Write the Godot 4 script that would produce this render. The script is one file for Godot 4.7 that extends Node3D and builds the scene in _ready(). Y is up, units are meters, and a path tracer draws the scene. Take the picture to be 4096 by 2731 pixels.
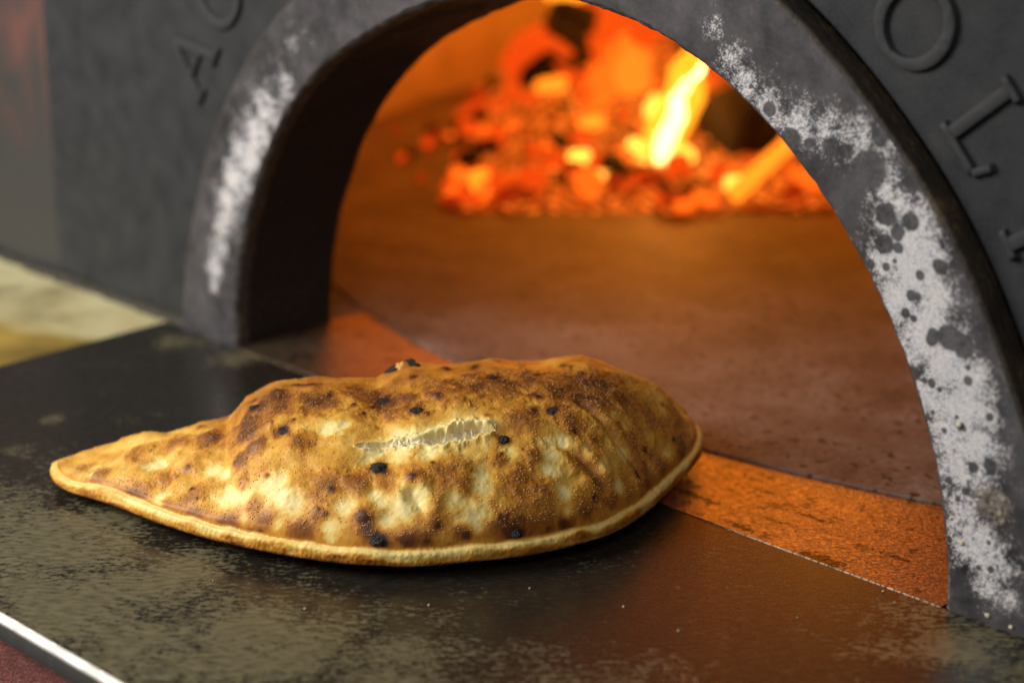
extends Node3D
# A calzone on the steel shelf of a wood-fired oven, in metres. The oven's front lies in the plane z = 0, the shelf in y = 0.

var rng := RandomNumberGenerator.new()
var taken := {}
var mats := {}

# ------------------------------------------------------------------ naming helpers
func numbered(called: String) -> String:
	if not taken.has(called):
		taken[called] = 0
		return called
	taken[called] += 1
	return "%s_%03d" % [called, taken[called]]

func tag(o: Node3D, label: String, category: String, group := "") -> Node3D:
	o.set_meta("label", label)
	o.set_meta("category", category)
	if group:
		o.set_meta("group", group)
	return o

func thing(called: String, at: Vector3, label: String, category: String, group := "") -> Node3D:
	var o := Node3D.new()
	o.name = numbered(called)
	add_child(o)
	o.position = at
	return tag(o, label, category, group)

func part(called: String, mesh: Mesh, m: Material, parent: Node) -> MeshInstance3D:
	var o := MeshInstance3D.new()
	o.name = numbered(called) if parent == self else called
	o.mesh = mesh
	o.material_override = m
	parent.add_child(o, true)
	return o

func structure(called: String, mesh: Mesh, m: Material) -> MeshInstance3D:
	var o := part(called, mesh, m, self)
	o.set_meta("kind", "structure")
	return o

# ------------------------------------------------------------------ mesh helpers
# A grid of nu x nv points (index v * nu + u), smooth shaded; wrap closes it along u.
func grid(nu: int, nv: int, p: PackedVector3Array, uv := PackedVector2Array(), col := PackedColorArray(), wrap := false, skip := PackedByteArray()) -> ArrayMesh:
	var nor := PackedVector3Array()
	nor.resize(p.size())
	for v in nv:
		var va := maxi(v - 1, 0) * nu
		var vb := mini(v + 1, nv - 1) * nu
		var row := v * nu
		for u in nu:
			var ua := (u + nu - 1) % nu if wrap else maxi(u - 1, 0)
			var ub := (u + 1) % nu if wrap else mini(u + 1, nu - 1)
			nor[row + u] = (p[row + ub] - p[row + ua]).cross(p[vb + u] - p[va + u]).normalized()
	var idx := PackedInt32Array()
	var cols := nu if wrap else nu - 1
	# clockwise seen from where the normal points
	for v in nv - 1:
		for u in cols:
			if skip.size() and skip[v * nu + u]:
				continue
			var a := v * nu + u
			var b := v * nu + (u + 1) % nu
			var c := a + nu
			var d := b + nu
			idx.append_array([a, c, b, b, c, d])
	var arr := []
	arr.resize(Mesh.ARRAY_MAX)
	arr[Mesh.ARRAY_VERTEX] = p
	arr[Mesh.ARRAY_NORMAL] = nor
	if uv.size():
		arr[Mesh.ARRAY_TEX_UV] = uv
	if col.size():
		arr[Mesh.ARRAY_COLOR] = col
	arr[Mesh.ARRAY_INDEX] = idx
	var m := ArrayMesh.new()
	m.add_surface_from_arrays(Mesh.PRIMITIVE_TRIANGLES, arr)
	return m

func box(lo: Vector3, hi: Vector3, bevel := 0.0) -> ArrayMesh:
	# a box with chamfered edges, flat shaded
	var st := SurfaceTool.new()
	st.begin(Mesh.PRIMITIVE_TRIANGLES)
	var c := (lo + hi) / 2.0
	var h := (hi - lo) / 2.0
	var faces := []
	for ax in 3:
		for s in [-1.0, 1.0]:
			var b1 := (ax + 1) % 3
			var b2 := (ax + 2) % 3
			var q := []
			for k in [[-1, -1], [1, -1], [1, 1], [-1, 1]]:
				var v := Vector3()
				v[ax] = s * h[ax]
				v[b1] = k[0] * (h[b1] - bevel)
				v[b2] = k[1] * (h[b2] - bevel)
				q.append(v)
			faces.append(q)
	if bevel > 0.0:
		for ax in 3:
			var b1 := (ax + 1) % 3
			var b2 := (ax + 2) % 3
			for s in [-1.0, 1.0]:
				for t in [-1.0, 1.0]:
					var q := []
					for k in [[-1, 0], [1, 0], [1, 1], [-1, 1]]:
						var v := Vector3()
						v[ax] = k[0] * (h[ax] - bevel)
						v[b1] = s * (h[b1] - (bevel if k[1] == 0 else 0.0))
						v[b2] = t * (h[b2] - (bevel if k[1] == 1 else 0.0))
						q.append(v)
					faces.append(q)
		for sx in [-1.0, 1.0]:
			for sy in [-1.0, 1.0]:
				for sz in [-1.0, 1.0]:
					faces.append([Vector3(sx * h.x, sy * (h.y - bevel), sz * (h.z - bevel)), Vector3(sx * (h.x - bevel), sy * h.y, sz * (h.z - bevel)), Vector3(sx * (h.x - bevel), sy * (h.y - bevel), sz * h.z)])
	for q in faces:
		var mid := Vector3()
		for v in q:
			mid += v
		var n: Vector3 = (q[2] - q[0]).cross(q[1] - q[0]).normalized()
		var order := range(1, q.size() - 1)
		var turn: bool = n.dot(mid) < 0.0
		if turn:
			n = -n
		for k in order:
			var tri := [q[0], q[k + 1], q[k]] if turn else [q[0], q[k], q[k + 1]]
			for v in tri:
				st.set_normal(n)
				st.set_uv(Vector2(v.x + c.x, v.z + c.z))
				st.add_vertex(v + c)
	return st.commit()

# A convex or star-shaped outline (in x, z) from y0 to y1; the top face gets planar uv (x, z).
func slab(outline: PackedVector2Array, y0: float, y1: float, origin: Vector2, size: Vector2, chamfer := 0.0) -> ArrayMesh:
	var st := SurfaceTool.new()
	st.begin(Mesh.PRIMITIVE_TRIANGLES)
	var tri := Geometry2D.triangulate_polygon(outline)
	var mid := Vector2()
	for q in outline:
		mid += q / outline.size()
	var top := PackedVector2Array()
	for q in outline:
		top.append(q + (mid - q).normalized() * chamfer)
	for k in range(0, tri.size(), 3):
		var f := [top[tri[k]], top[tri[k + 1]], top[tri[k + 2]]]
		if (f[1] - f[0]).cross(f[2] - f[0]) < 0.0:
			f = [f[0], f[2], f[1]]
		for q in f:
			st.set_normal(Vector3.UP)
			st.set_uv((q - origin) / size)
			st.add_vertex(Vector3(q.x, y1, q.y))
	var n := outline.size()
	for k in n:
		var a := outline[k]
		var b := outline[(k + 1) % n]
		var ta := top[k]
		var tb := top[(k + 1) % n]
		var rows := [[Vector3(ta.x, y1, ta.y), Vector3(tb.x, y1, tb.y), Vector3(b.x, y1 - chamfer, b.y), Vector3(a.x, y1 - chamfer, a.y)], [Vector3(a.x, y1 - chamfer, a.y), Vector3(b.x, y1 - chamfer, b.y), Vector3(b.x, y0, b.y), Vector3(a.x, y0, a.y)]]
		for q in rows:
			var nn: Vector3 = (q[2] - q[0]).cross(q[1] - q[0])
			if nn.length() < 1e-12:
				continue
			nn = nn.normalized()
			var out := Vector3(a.x + b.x - 2.0 * mid.x, 0.2, a.y + b.y - 2.0 * mid.y)
			var o := [0, 1, 2, 0, 2, 3]
			if nn.dot(out) < 0.0:
				nn = -nn
				o = [0, 2, 1, 0, 3, 2]
			for i in o:
				st.set_normal(nn)
				st.set_uv((Vector2(q[i].x, q[i].z) - origin) / size)
				st.add_vertex(q[i])
	return st.commit()

# ------------------------------------------------------------------ texture helpers
func noise(freq: float, s: int, oct := 4, kind := FastNoiseLite.TYPE_SIMPLEX_SMOOTH) -> FastNoiseLite:
	var n := FastNoiseLite.new()
	n.noise_type = kind
	n.frequency = freq
	n.seed = s
	n.fractal_octaves = oct
	n.fractal_type = FastNoiseLite.FRACTAL_FBM if oct > 1 else FastNoiseLite.FRACTAL_NONE
	return n

func field(w: int, h: int, n: FastNoiseLite, seamless := false) -> PackedByteArray:
	var im := n.get_seamless_image(w, h) if seamless else n.get_image(w, h)
	im.convert(Image.FORMAT_L8)
	return im.get_data()

func picture(w: int, h: int, data: PackedByteArray) -> ImageTexture:
	return ImageTexture.create_from_image(Image.create_from_data(w, h, false, Image.FORMAT_RGB8, data))

func grey_noise(size: int, freq: float, s: int, oct := 4, kind := FastNoiseLite.TYPE_SIMPLEX_SMOOTH) -> ImageTexture:
	var im := noise(freq, s, oct, kind).get_seamless_image(size, size)
	im.convert(Image.FORMAT_L8)
	return ImageTexture.create_from_image(im)

func byte(x: float) -> int:
	return clampi(int(255.0 * (1.055 * pow(clampf(x, 0.0, 1.0), 0.41667) - 0.055) + 0.5) if x > 0.0031308 else int(255.0 * 12.92 * maxf(x, 0.0)), 0, 255)

func srgb(r: float, g: float, b: float) -> Color:
	return Color(r, g, b).linear_to_srgb()

func plain(r: float, g: float, b: float, rough: float, metal := 0.0, spec := 0.5) -> StandardMaterial3D:
	var m := StandardMaterial3D.new()
	m.albedo_color = srgb(r, g, b)
	m.roughness = rough
	m.metallic = metal
	m.metallic_specular = spec
	return m

func relief(m: StandardMaterial3D, tex: Texture2D, scale_cm: float) -> StandardMaterial3D:
	m.heightmap_enabled = true
	m.heightmap_texture = tex
	m.heightmap_scale = scale_cm
	return m

func triplanar(m: StandardMaterial3D, per_metre: float) -> StandardMaterial3D:
	m.uv1_triplanar = true
	m.uv1_world_triplanar = true
	m.uv1_scale = Vector3.ONE * per_metre
	return m

# tones: colours (linear) at even steps of a noise value; a seamless tile
func blotchy(size: int, tones: Array, f1: float, f2: float, s: int, specks := 0.0) -> ImageTexture:
	var a := field(size, size, noise(f1, s, 5), true)
	var b := field(size, size, noise(f2, s + 1, 3), true)
	var c := field(size, size, noise(f2 * 0.55, s + 2, 2), true)
	var ramp := []
	for i in 256:
		var t := clampf((i / 255.0 - 0.5) * 1.25 + 0.5, 0.0, 0.9999) * (tones.size() - 1)
		var k := int(t)
		var col: Color = (tones[k] as Color).lerp(tones[k + 1], t - k)
		ramp.append([byte(col.r), byte(col.g), byte(col.b)])
	var out := PackedByteArray()
	out.resize(size * size * 3)
	for i in size * size:
		var t := clampi(int(a[i] * 0.62 + b[i] * 0.38), 0, 255)
		var q: Array = ramp[t]
		var k := 1.0
		if specks > 0.0 and c[i] > 190:
			k = 1.0 - specks * minf(1.0, (c[i] - 190) / 20.0)
		out[i * 3] = int(q[0] * k)
		out[i * 3 + 1] = int(q[1] * k)
		out[i * 3 + 2] = int(q[2] * k)
	return picture(size, size, out)

func table(x: float, xs: Array, ys: Array) -> float:
	if x <= xs[0]:
		return ys[0]
	for k in xs.size() - 1:
		if x <= xs[k + 1]:
			return lerpf(ys[k], ys[k + 1], (x - xs[k]) / (xs[k + 1] - xs[k]))
	return ys[-1]

func smooth_table(x: float, step: float, ys: Array) -> float:
	var t := x / step
	var k := clampi(int(floor(t)), 0, ys.size() - 2)
	var f := t - k
	return cubic_interpolate(ys[k], ys[k + 1], ys[maxi(k - 1, 0)], ys[mini(k + 2, ys.size() - 1)], f)

# ------------------------------------------------------------------ the arch of the oven mouth: radius by angle in degrees
const R_IN := [0.2505, 0.2482, 0.2456, 0.2441, 0.2438, 0.2442, 0.2445, 0.2433, 0.2422, 0.2414, 0.2416, 0.2456, 0.2473, 0.2469, 0.2481, 0.2482]
const R_OUT := [0.3075, 0.301, 0.2946, 0.2927, 0.2917, 0.2939, 0.2974, 0.2983, 0.2938, 0.2875, 0.287, 0.2904, 0.2931, 0.2952, 0.2981, 0.3029]
func r_in(deg: float) -> float:
	return smooth_table(clampf(deg, 0.0, 180.0), 12.0, R_IN)
func r_out(deg: float) -> float:
	return smooth_table(clampf(deg, 0.0, 180.0), 12.0, R_OUT)
const FACADE_Z := -0.012
const THROAT_Z := -0.0766
const OVEN := Vector2(-0.02, -0.767)
const OVEN_R := 0.70

func _ready() -> void:
	rng.seed = 7
	camera_and_light()
	materials()
	shelf()
	oven()
	fire()
	calzone()
	small_bits()

# ------------------------------------------------------------------ camera, light, exposure
func camera_and_light() -> void:
	var cam := Camera3D.new()
	cam.name = "camera"
	add_child(cam)
	var look := CameraAttributesPhysical.new()
	look.frustum_focal_length = 100.43
	look.frustum_focus_distance = 0.915
	look.frustum_near = 0.02
	look.frustum_far = 60.0
	look.exposure_aperture = 6.0
	cam.attributes = look
	cam.fov = 19.77
	var yaw := deg_to_rad(43.483)
	var pitch := deg_to_rad(18.732)
	var roll := deg_to_rad(0.677)
	var f := Vector3(-sin(yaw) * cos(pitch), -sin(pitch), -cos(yaw) * cos(pitch))
	var r := f.cross(Vector3.UP).normalized()
	var u := r.cross(f)
	var r2 := r * cos(roll) + u * sin(roll)
	var u2 := u * cos(roll) - r * sin(roll)
	cam.transform = Transform3D(Basis(r2, u2, -f), Vector3(0.6516, 0.3895, 0.7038))
	cam.current = true

	var env := Environment.new()
	env.background_mode = Environment.BG_COLOR
	env.background_color = srgb(0.03, 0.03, 0.032)
	env.tonemap_mode = Environment.TONE_MAPPER_LINEAR
	env.tonemap_exposure = 1.0
	env.sdfgi_enabled = true
	env.ssao_enabled = true
	env.ssil_enabled = true
	var we := WorldEnvironment.new()
	we.name = "surroundings"
	we.environment = env
	add_child(we)

	# the photographer's soft lamp, to the left of the camera and above
	var key := AreaLight3D.new()
	key.name = "soft_lamp"
	key.area_size = Vector2(0.6, 0.6)
	key.light_color = Color(1.0, 0.98, 0.95)
	key.light_energy = 1.75
	key.shadow_enabled = true
	key.area_range = 8.0
	add_child(key)
	key.look_at_from_position(Vector3(-0.58, 0.56, 0.84), Vector3(-0.02, 0.03, 0.06))
	# added fill light, weaker and larger, high behind the camera, no real lamp
	var fill := AreaLight3D.new()
	fill.name = "added_fill_lamp"
	fill.area_size = Vector2(1.4, 1.0)
	fill.light_color = Color(1.0, 0.97, 0.93)
	fill.light_energy = 1.45
	fill.shadow_enabled = true
	fill.area_range = 8.0
	add_child(fill)
	fill.look_at_from_position(Vector3(0.9, 1.7, 1.5), Vector3(0.05, 0.0, 0.0))

# ------------------------------------------------------------------ materials
func materials() -> void:
	mats.grain = grey_noise(512, 0.05, 11, 4)
	mats.fine = grey_noise(512, 0.16, 12, 3)
	mats.iron = StandardMaterial3D.new()
	mats.iron.albedo_texture = blotchy(512, [Color(0.019, 0.019, 0.021), Color(0.030, 0.031, 0.034), Color(0.037, 0.038, 0.041), Color(0.048, 0.047, 0.046)], 0.012, 0.11, 14)
	mats.iron.roughness = 0.6
	mats.iron.metallic_specular = 0.22
	triplanar(relief(mats.iron, mats.fine, 0.008), 6.0)
	mats.soot = triplanar(relief(plain(0.013, 0.011, 0.010, 0.8), mats.grain, 0.3), 7.0)

# ------------------------------------------------------------------ the shelf the calzone lies on
const SHELF_X0 := -0.32
const SHELF_X1 := 0.72
const SHELF_Z1 := 0.2965
func shelf() -> void:
	var w := 2048
	var h := 600
	var sx := (SHELF_X1 - SHELF_X0) / w
	var sz := 0.30 / h
	# worn places: x, z, radius (mm), strength
	var worn := [-23, 275, 60, 1.0, -14, 235, 50, 0.9, -88, 243, 60, 1.0, 30, 279, 55, 0.9, 63, 235, 55, 0.9, 119, 212, 50, 0.8, -18, 207, 40, 0.6, -138, 220, 45, 0.6, 58, 205, 32, 0.4, -280, 16, 30, 0.55, -232, 6, 22, 0.55, 273, 26, 42, 0.75, 253, 11, 22, 0.55, 330, 30, 60, 0.7, 183, 165, 45, 0.55, -223, 148, 9, 0.8, -199, 188, 12, 0.7, -100, 290, 60, 0.8, 100, 290, 60, 0.6, 170, 240, 50, 0.6, -170, 270, 60, 0.7]
	var mask := PackedFloat32Array()
	mask.resize(w * h)
	for k in range(0, worn.size(), 4):
		var cx: float = (worn[k] / 1000.0 - SHELF_X0) / sx
		var cy: float = worn[k + 1] / 1000.0 / sz
		var rx: float = worn[k + 2] / 1000.0 / sx
		var ry: float = worn[k + 2] / 1000.0 / sz
		for y in range(maxi(0, int(cy - 1.6 * ry)), mini(h, int(cy + 1.6 * ry))):
			for x in range(maxi(0, int(cx - 1.6 * rx)), mini(w, int(cx + 1.6 * rx))):
				var d := ((x - cx) / rx) ** 2 + ((y - cy) / ry) ** 2
				if d < 2.56:
					var i := y * w + x
					mask[i] = maxf(mask[i], worn[k + 3] * exp(-d * 1.1))
	var big := field(w, h, noise(0.011, 21, 5))
	# fine brush strokes run slantwise over the plate
	var stroke := PackedByteArray()
	var sn := noise(0.11, 22, 4)
	stroke.resize(w * h)
	var speck := field(w, h, noise(0.16, 23, 4))
	var rgb := PackedByteArray()
	var orm := PackedByteArray()
	rgb.resize(w * h * 3)
	orm.resize(w * h * 3)
	for y in h:
		for x in w:
			var i := y * w + x
			var along := x * 0.726 - y * 0.688
			var across := x * 0.688 + y * 0.726
			var s := sn.get_noise_2d(along * 0.5, across * 1.3)
			var t := mask[i] * 1.2 + (big[i] - 128) / 255.0 * 0.8 + s * 0.5 + (speck[i] - 128) / 255.0 * 0.9
			var worn_here := clampf((t - 0.42) * 1.7, 0.0, 1.0)
			var tint := 1.0 + s * 0.45
			var r := lerpf(0.024, 0.215, worn_here) * tint
			var g := lerpf(0.0205, 0.19, worn_here) * tint
			var b := lerpf(0.016, 0.108, worn_here) * tint
			rgb[i * 3] = byte(r)
			rgb[i * 3 + 1] = byte(g)
			rgb[i * 3 + 2] = byte(b)
			orm[i * 3 + 1] = clampi(int(255.0 * (lerpf(0.27, 0.45, worn_here) + s * 0.06 + (speck[i] - 128) / 255.0 * 0.1)), 0, 255)
			orm[i * 3 + 2] = int(255.0 * lerpf(0.25, 0.55, worn_here))
	var m := StandardMaterial3D.new()
	m.albedo_texture = picture(w, h, rgb)
	var orm_t := picture(w, h, orm)
	m.metallic_specular = 0.62
	m.roughness = 1.0
	m.roughness_texture = orm_t
	m.roughness_texture_channel = BaseMaterial3D.TEXTURE_CHANNEL_GREEN
	m.metallic = 1.0
	m.metallic_texture = orm_t
	m.metallic_texture_channel = BaseMaterial3D.TEXTURE_CHANNEL_BLUE
	m.texture_repeat = false
	var st := SurfaceTool.new()
	st.begin(Mesh.PRIMITIVE_TRIANGLES)
	for q in [[0, 0], [1, 0], [1, 1], [0, 0], [1, 1], [0, 1]]:
		st.set_normal(Vector3.UP)
		st.set_uv(Vector2(q[0], q[1] * SHELF_Z1 / 0.30))
		st.add_vertex(Vector3(lerpf(SHELF_X0, SHELF_X1, q[0]), 0.0, SHELF_Z1 * q[1]))
	var top := structure("shelf", st.commit(), m)
	top.set_meta("label", "dark steel shelf plate, worn and scratched, that the calzone lies on")
	# the plate's worn front edge
	var n := 420
	var p := PackedVector3Array()
	var col := PackedColorArray()
	var prof := [[0.0, 0.0], [-0.0006, 0.0012], [-0.0020, 0.0026], [-0.0028, 0.0030], [-0.0036, 0.0032], [-0.0110, 0.0032]]
	var en := noise(60.0, 31, 4)
	for v in prof.size():
		for u in n:
			var x := lerpf(SHELF_X0, SHELF_X1, u / (n - 1.0))
			var e := en.get_noise_1d(x)
			var nick := 0.0008 * maxf(0.0, en.get_noise_1d(x * 1.7 + 9.0) - 0.25) * 3.0
			p.append(Vector3(x, prof[v][0] - (nick if v > 0 and v < 4 else 0.0), SHELF_Z1 + prof[v][1] - (nick if v > 1 and v < 5 else 0.0)))
			var bare: float = [0.9, 1.0, 0.95, 0.55, 0.06, 0.0][v] * clampf(0.92 + e * 0.5, 0.0, 1.0)
			col.append(Color(lerpf(0.04, 0.62, bare), lerpf(0.038, 0.60, bare), lerpf(0.036, 0.55, bare)))
	var em := plain(1, 1, 1, 0.5, 0.2)
	em.vertex_color_use_as_albedo = true
	part("edge_bevel", grid(n, prof.size(), p, PackedVector2Array(), col), em, top)
	# plate body, under the top sheet
	part("plate_body", box(Vector3(SHELF_X0, -0.011, -0.06), Vector3(SHELF_X1, -0.0012, SHELF_Z1 - 0.001)), plain(0.05, 0.045, 0.04, 0.5, 0.4), top)
	# painted base below it
	var red := StandardMaterial3D.new()
	red.albedo_texture = blotchy(512, [Color(0.05, 0.02, 0.017), Color(0.12, 0.036, 0.03), Color(0.17, 0.05, 0.042), Color(0.24, 0.12, 0.10)], 0.03, 0.2, 41, 0.35)
	red.roughness = 0.6
	triplanar(relief(red, mats.fine, 0.06), 6.0)
	structure("oven_base", box(Vector3(-0.9, -0.6, -0.3), Vector3(0.9, -0.012, 0.291)), red)

	# brass plate beside the shelf
	var brass := StandardMaterial3D.new()
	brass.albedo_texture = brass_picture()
	brass.roughness = 0.42
	brass.metallic = 0.35
	brass.texture_repeat = false
	relief(brass, mats.grain, 0.02)
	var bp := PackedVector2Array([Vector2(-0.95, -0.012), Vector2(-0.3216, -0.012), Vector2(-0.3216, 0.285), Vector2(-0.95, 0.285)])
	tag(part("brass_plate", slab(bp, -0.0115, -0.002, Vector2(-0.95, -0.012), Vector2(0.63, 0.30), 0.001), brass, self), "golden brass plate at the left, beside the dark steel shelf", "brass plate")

func brass_picture() -> ImageTexture:
	var w := 420
	var h := 200
	var a := field(w, h, noise(0.02, 51, 4))
	var b := field(w, h, noise(0.012, 52, 5))
	var out := PackedByteArray()
	out.resize(w * h * 3)
	for y in h:
		for x in w:
			var i := y * w + x
			var q := Vector2(-0.95 + 0.63 * x / w, -0.012 + 0.30 * y / h)
			# lamp reflection painted pale into the far part, up to a wavy edge
			var painted_sheen := clampf((0.055 - q.y + (-0.335 - q.x) * 0.25 + (b[i] - 128) / 255.0 * 0.03) * 55.0, 0.0, 1.0) * clampf(0.75 + (a[i] - 128) / 255.0, 0.0, 1.0)
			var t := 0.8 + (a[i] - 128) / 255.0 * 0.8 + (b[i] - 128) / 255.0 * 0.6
			out[i * 3] = byte(lerpf(0.46 * t, 0.88, painted_sheen))
			out[i * 3 + 1] = byte(lerpf(0.31 * t, 0.81, painted_sheen))
			out[i * 3 + 2] = byte(lerpf(0.065 * t, 0.47, painted_sheen))
	return picture(w, h, out)

# ------------------------------------------------------------------ the oven
func oven() -> void:
	var o := thing("pizza_oven", Vector3.ZERO, "black cast iron pizza oven front with a grey arched mouth", "oven")
	facade(o)
	arch(o)
	inside(o)

func facade(o: Node3D) -> void:
	var n := 181
	var x0 := -0.4535
	var x1 := 0.95
	var y1 := 0.9
	var p := PackedVector3Array()
	for v in 4:
		for u in n:
			var deg := u * 180.0 / (n - 1)
			var t := deg_to_rad(deg)
			var d := Vector2(cos(t), sin(t))
			var r := r_out(deg) + 0.0026
			if v == 0:
				p.append(Vector3(d.x * r, d.y * r, FACADE_Z - 0.02))
			elif v == 1:
				p.append(Vector3(d.x * r, d.y * r, FACADE_Z - 0.0012))
			elif v == 2:
				p.append(Vector3(d.x * (r + 0.0014), d.y * r + d.y * 0.0014, FACADE_Z))
			else:
				var k := 1e9
				if d.x > 1e-6:
					k = minf(k, x1 / d.x)
				elif d.x < -1e-6:
					k = minf(k, x0 / d.x)
				if d.y > 1e-6:
					k = minf(k, y1 / d.y)
				p.append(Vector3(d.x * k, d.y * k, FACADE_Z))
	# flat plate: the fan's outer row is far away, so keep its normals straight
	var st := SurfaceTool.new()
	st.begin(Mesh.PRIMITIVE_TRIANGLES)
	st.set_smooth_group(-1)
	for v in 3:
		for u in n - 1:
			for k in [[0, 0], [1, 0], [0, 1], [1, 0], [1, 1], [0, 1]]:
				st.add_vertex(p[(v + k[1]) * n + u + k[0]])
	st.generate_normals()
	var face := part("facade_plate", st.commit(), mats.iron, o)
	# the rusty panel to the left of the seam
	var rust := StandardMaterial3D.new()
	rust.albedo_texture = rust_picture()
	rust.roughness = 0.55
	rust.texture_repeat = false
	relief(rust, mats.fine, 0.02)
	var rp := PackedVector3Array()
	var ruv := PackedVector2Array()
	for v in 2:
		for u in 2:
			rp.append(Vector3(lerpf(-0.80, -0.4545, u), lerpf(0.0, 0.9, v), FACADE_Z - 0.001))
			ruv.append(Vector2(lerpf(0.0, 1.0, u), lerpf(1.0, 0.0, v)))
	var side := part("side_panel", grid(2, 2, rp, ruv), rust, o)
	side.set_meta("label", "rust stained panel at the left edge of the oven front")
	# raised letters around the arch, cast in one with the plate: strokes in a unit box (x right, y up), width
	var glyphs := {
		"A": [[0.46, 1.0, 0.06, 0.0, 0.075], [0.46, 1.0, 0.90, 0.0, 0.13], [0.22, 0.36, 0.74, 0.36, 0.075], [-0.06, 0.0, 0.22, 0.0, 0.07], [0.72, 0.0, 1.06, 0.0, 0.07]],
		"L": [[0.16, 0.0, 0.16, 1.0, 0.14], [0.0, 1.0, 0.34, 1.0, 0.075], [0.0, 0.0, 0.70, 0.0, 0.085], [0.70, 0.0, 0.78, 0.26, 0.08]],
		"I": [[0.2, 0.0, 0.2, 1.0, 0.14], [0.02, 1.0, 0.38, 1.0, 0.075], [0.02, 0.0, 0.38, 0.0, 0.075]]}
	var letter_m := triplanar(relief(plain(0.036, 0.037, 0.040, 0.55, 0.0, 0.3), mats.fine, 0.02), 20.0)
	for a in [["A", 150.0, 0.3225, 0.037, 0.033], ["C", 141.5, 0.3225, 0.037, 0.036], ["O", 50.9, 0.3085, 0.0355, 0.036], ["L", 41.1, 0.3085, 0.0355, 0.031], ["I", 32.8, 0.3085, 0.0355, 0.03]]:
		var st2 := SurfaceTool.new()
		st2.begin(Mesh.PRIMITIVE_TRIANGLES)
		var paths := []
		if glyphs.has(a[0]):
			for g in glyphs[a[0]]:
				var path := []
				for k in 9:
					path.append([Vector2(lerpf(g[0], g[2], k / 8.0), lerpf(g[1], g[3], k / 8.0)), g[4]])
				paths.append(path)
		else:
			var path := []
			var from := 0.0 if a[0] == "O" else 42.0
			var to := 360.0 if a[0] == "O" else 318.0
			for k in 61:
				var t := deg_to_rad(lerpf(from, to, k / 60.0))
				path.append([Vector2(0.5 + 0.47 * cos(t), 0.5 + 0.5 * sin(t)), 0.095 + 0.05 * absf(cos(t))])
			paths.append(path)
			if a[0] == "C":
				paths.append([[Vector2(0.85, 0.84), 0.10], [Vector2(0.90, 0.66), 0.06]])
				paths.append([[Vector2(0.85, 0.16), 0.10], [Vector2(0.92, 0.30), 0.06]])
		var gn2 := noise(260.0, 64, 2)
		var width := 1.0 if a[0] in ["C", "O"] else (0.96 if a[0] == "A" else 0.78 if a[0] == "L" else 0.4)
		for path in paths:
			var sp := PackedVector3Array()
			var prof := [[-0.80, -0.0006], [-0.70, 0.0010], [-0.62, 0.0022], [-0.50, 0.0028], [0.0, 0.0029], [0.50, 0.0028], [0.62, 0.0022], [0.70, 0.0010], [0.80, -0.0006]]
			var n2: int = path.size()
			for k in range(-1, n2 + 1):
				var kk := clampi(k, 0, n2 - 1)
				var q: Vector2 = path[kk][0]
				var dir: Vector2 = (path[mini(kk + 1, n2 - 1)][0] - path[maxi(kk - 1, 0)][0]).normalized()
				var end: bool = k < 0 or k >= n2
				if end and a[0] != "O":
					q += dir * (-0.035 if k < 0 else 0.035)
				for pr in prof:
					var f: Vector2 = q + Vector2(-dir.y, dir.x) * path[kk][1] * pr[0] * (0.8 if end else 1.0)
					var pos := Vector2((f.x - width * 0.5) * float(a[3]), f.y * float(a[3]))
					sp.append(Vector3(pos.x, pos.y, (-0.0006 if end and a[0] != "O" else pr[1] + 0.0003 * gn2.get_noise_2d(pos.x, pos.y))))
			st2.append_from(grid(9, n2 + 2, sp), 0, Transform3D())
		var l := part("raised_letter", st2.commit(), letter_m, face)
		var deg: float = a[1]
		var d := Vector3(cos(deg_to_rad(deg)), sin(deg_to_rad(deg)), 0.0)
		l.transform = Transform3D(Basis(Vector3(0, 0, 1), deg_to_rad(deg - 90.0)), d * a[2] + Vector3(0, 0, FACADE_Z))
	# greasy dirt caked along the foot of the plate
	var gm := triplanar(relief(plain(0.035, 0.03, 0.02, 0.6), mats.grain, 0.2), 12.0)
	var gp := PackedVector3Array()
	var gn := noise(45.0, 61, 4)
	var m := 220
	for v in 7:
		for u in m:
			var x := lerpf(-0.80, -0.305, u / (m - 1.0))
			var w := 0.007 + 0.004 * gn.get_noise_1d(x)
			var a := v / 6.0 * PI * 0.5
			gp.append(Vector3(x, -0.0025 + sin(a) * w * 0.8, FACADE_Z + cos(a) * w + 0.001 * gn.get_noise_2d(x * 3.0, a * 0.03)))
	part("grime_bead", grid(m, 7, gp), gm, o)

func rust_picture() -> ImageTexture:
	var w := 256
	var h := 512
	var a := field(w, h, noise(0.012, 71, 4))
	var b := field(w, h, noise(0.05, 72, 4))
	var out := PackedByteArray()
	out.resize(w * h * 3)
	for y in h:
		for x in w:
			var i := y * w + x
			var yy := 0.9 * (1.0 - y / float(h))
			var xx := -0.80 + 0.3455 * x / w
			# rust follows the seam between 6 and 30 cm up, and runs in a patch left of it
			var seam := exp(-(((xx + 0.4585) / 0.0042) ** 2)) * clampf((yy - 0.07) * 12.0, 0.0, 1.0) * clampf(0.35 + (a[i] - 90) / 110.0, 0.0, 1.0)
			var patch := clampf((a[i] - 118) / 70.0, 0.0, 1.0) * clampf((yy - 0.075) * 14.0, 0.0, 1.0) * 0.7
			var t := clampf(maxf(seam, patch) * (0.6 + b[i] / 255.0 * 0.8), 0.0, 1.0)
			out[i * 3] = byte(lerpf(0.033, 0.125, t))
			out[i * 3 + 1] = byte(lerpf(0.033, 0.050, t))
			out[i * 3 + 2] = byte(lerpf(0.035, 0.038, t))
	return picture(w, h, out)

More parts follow.
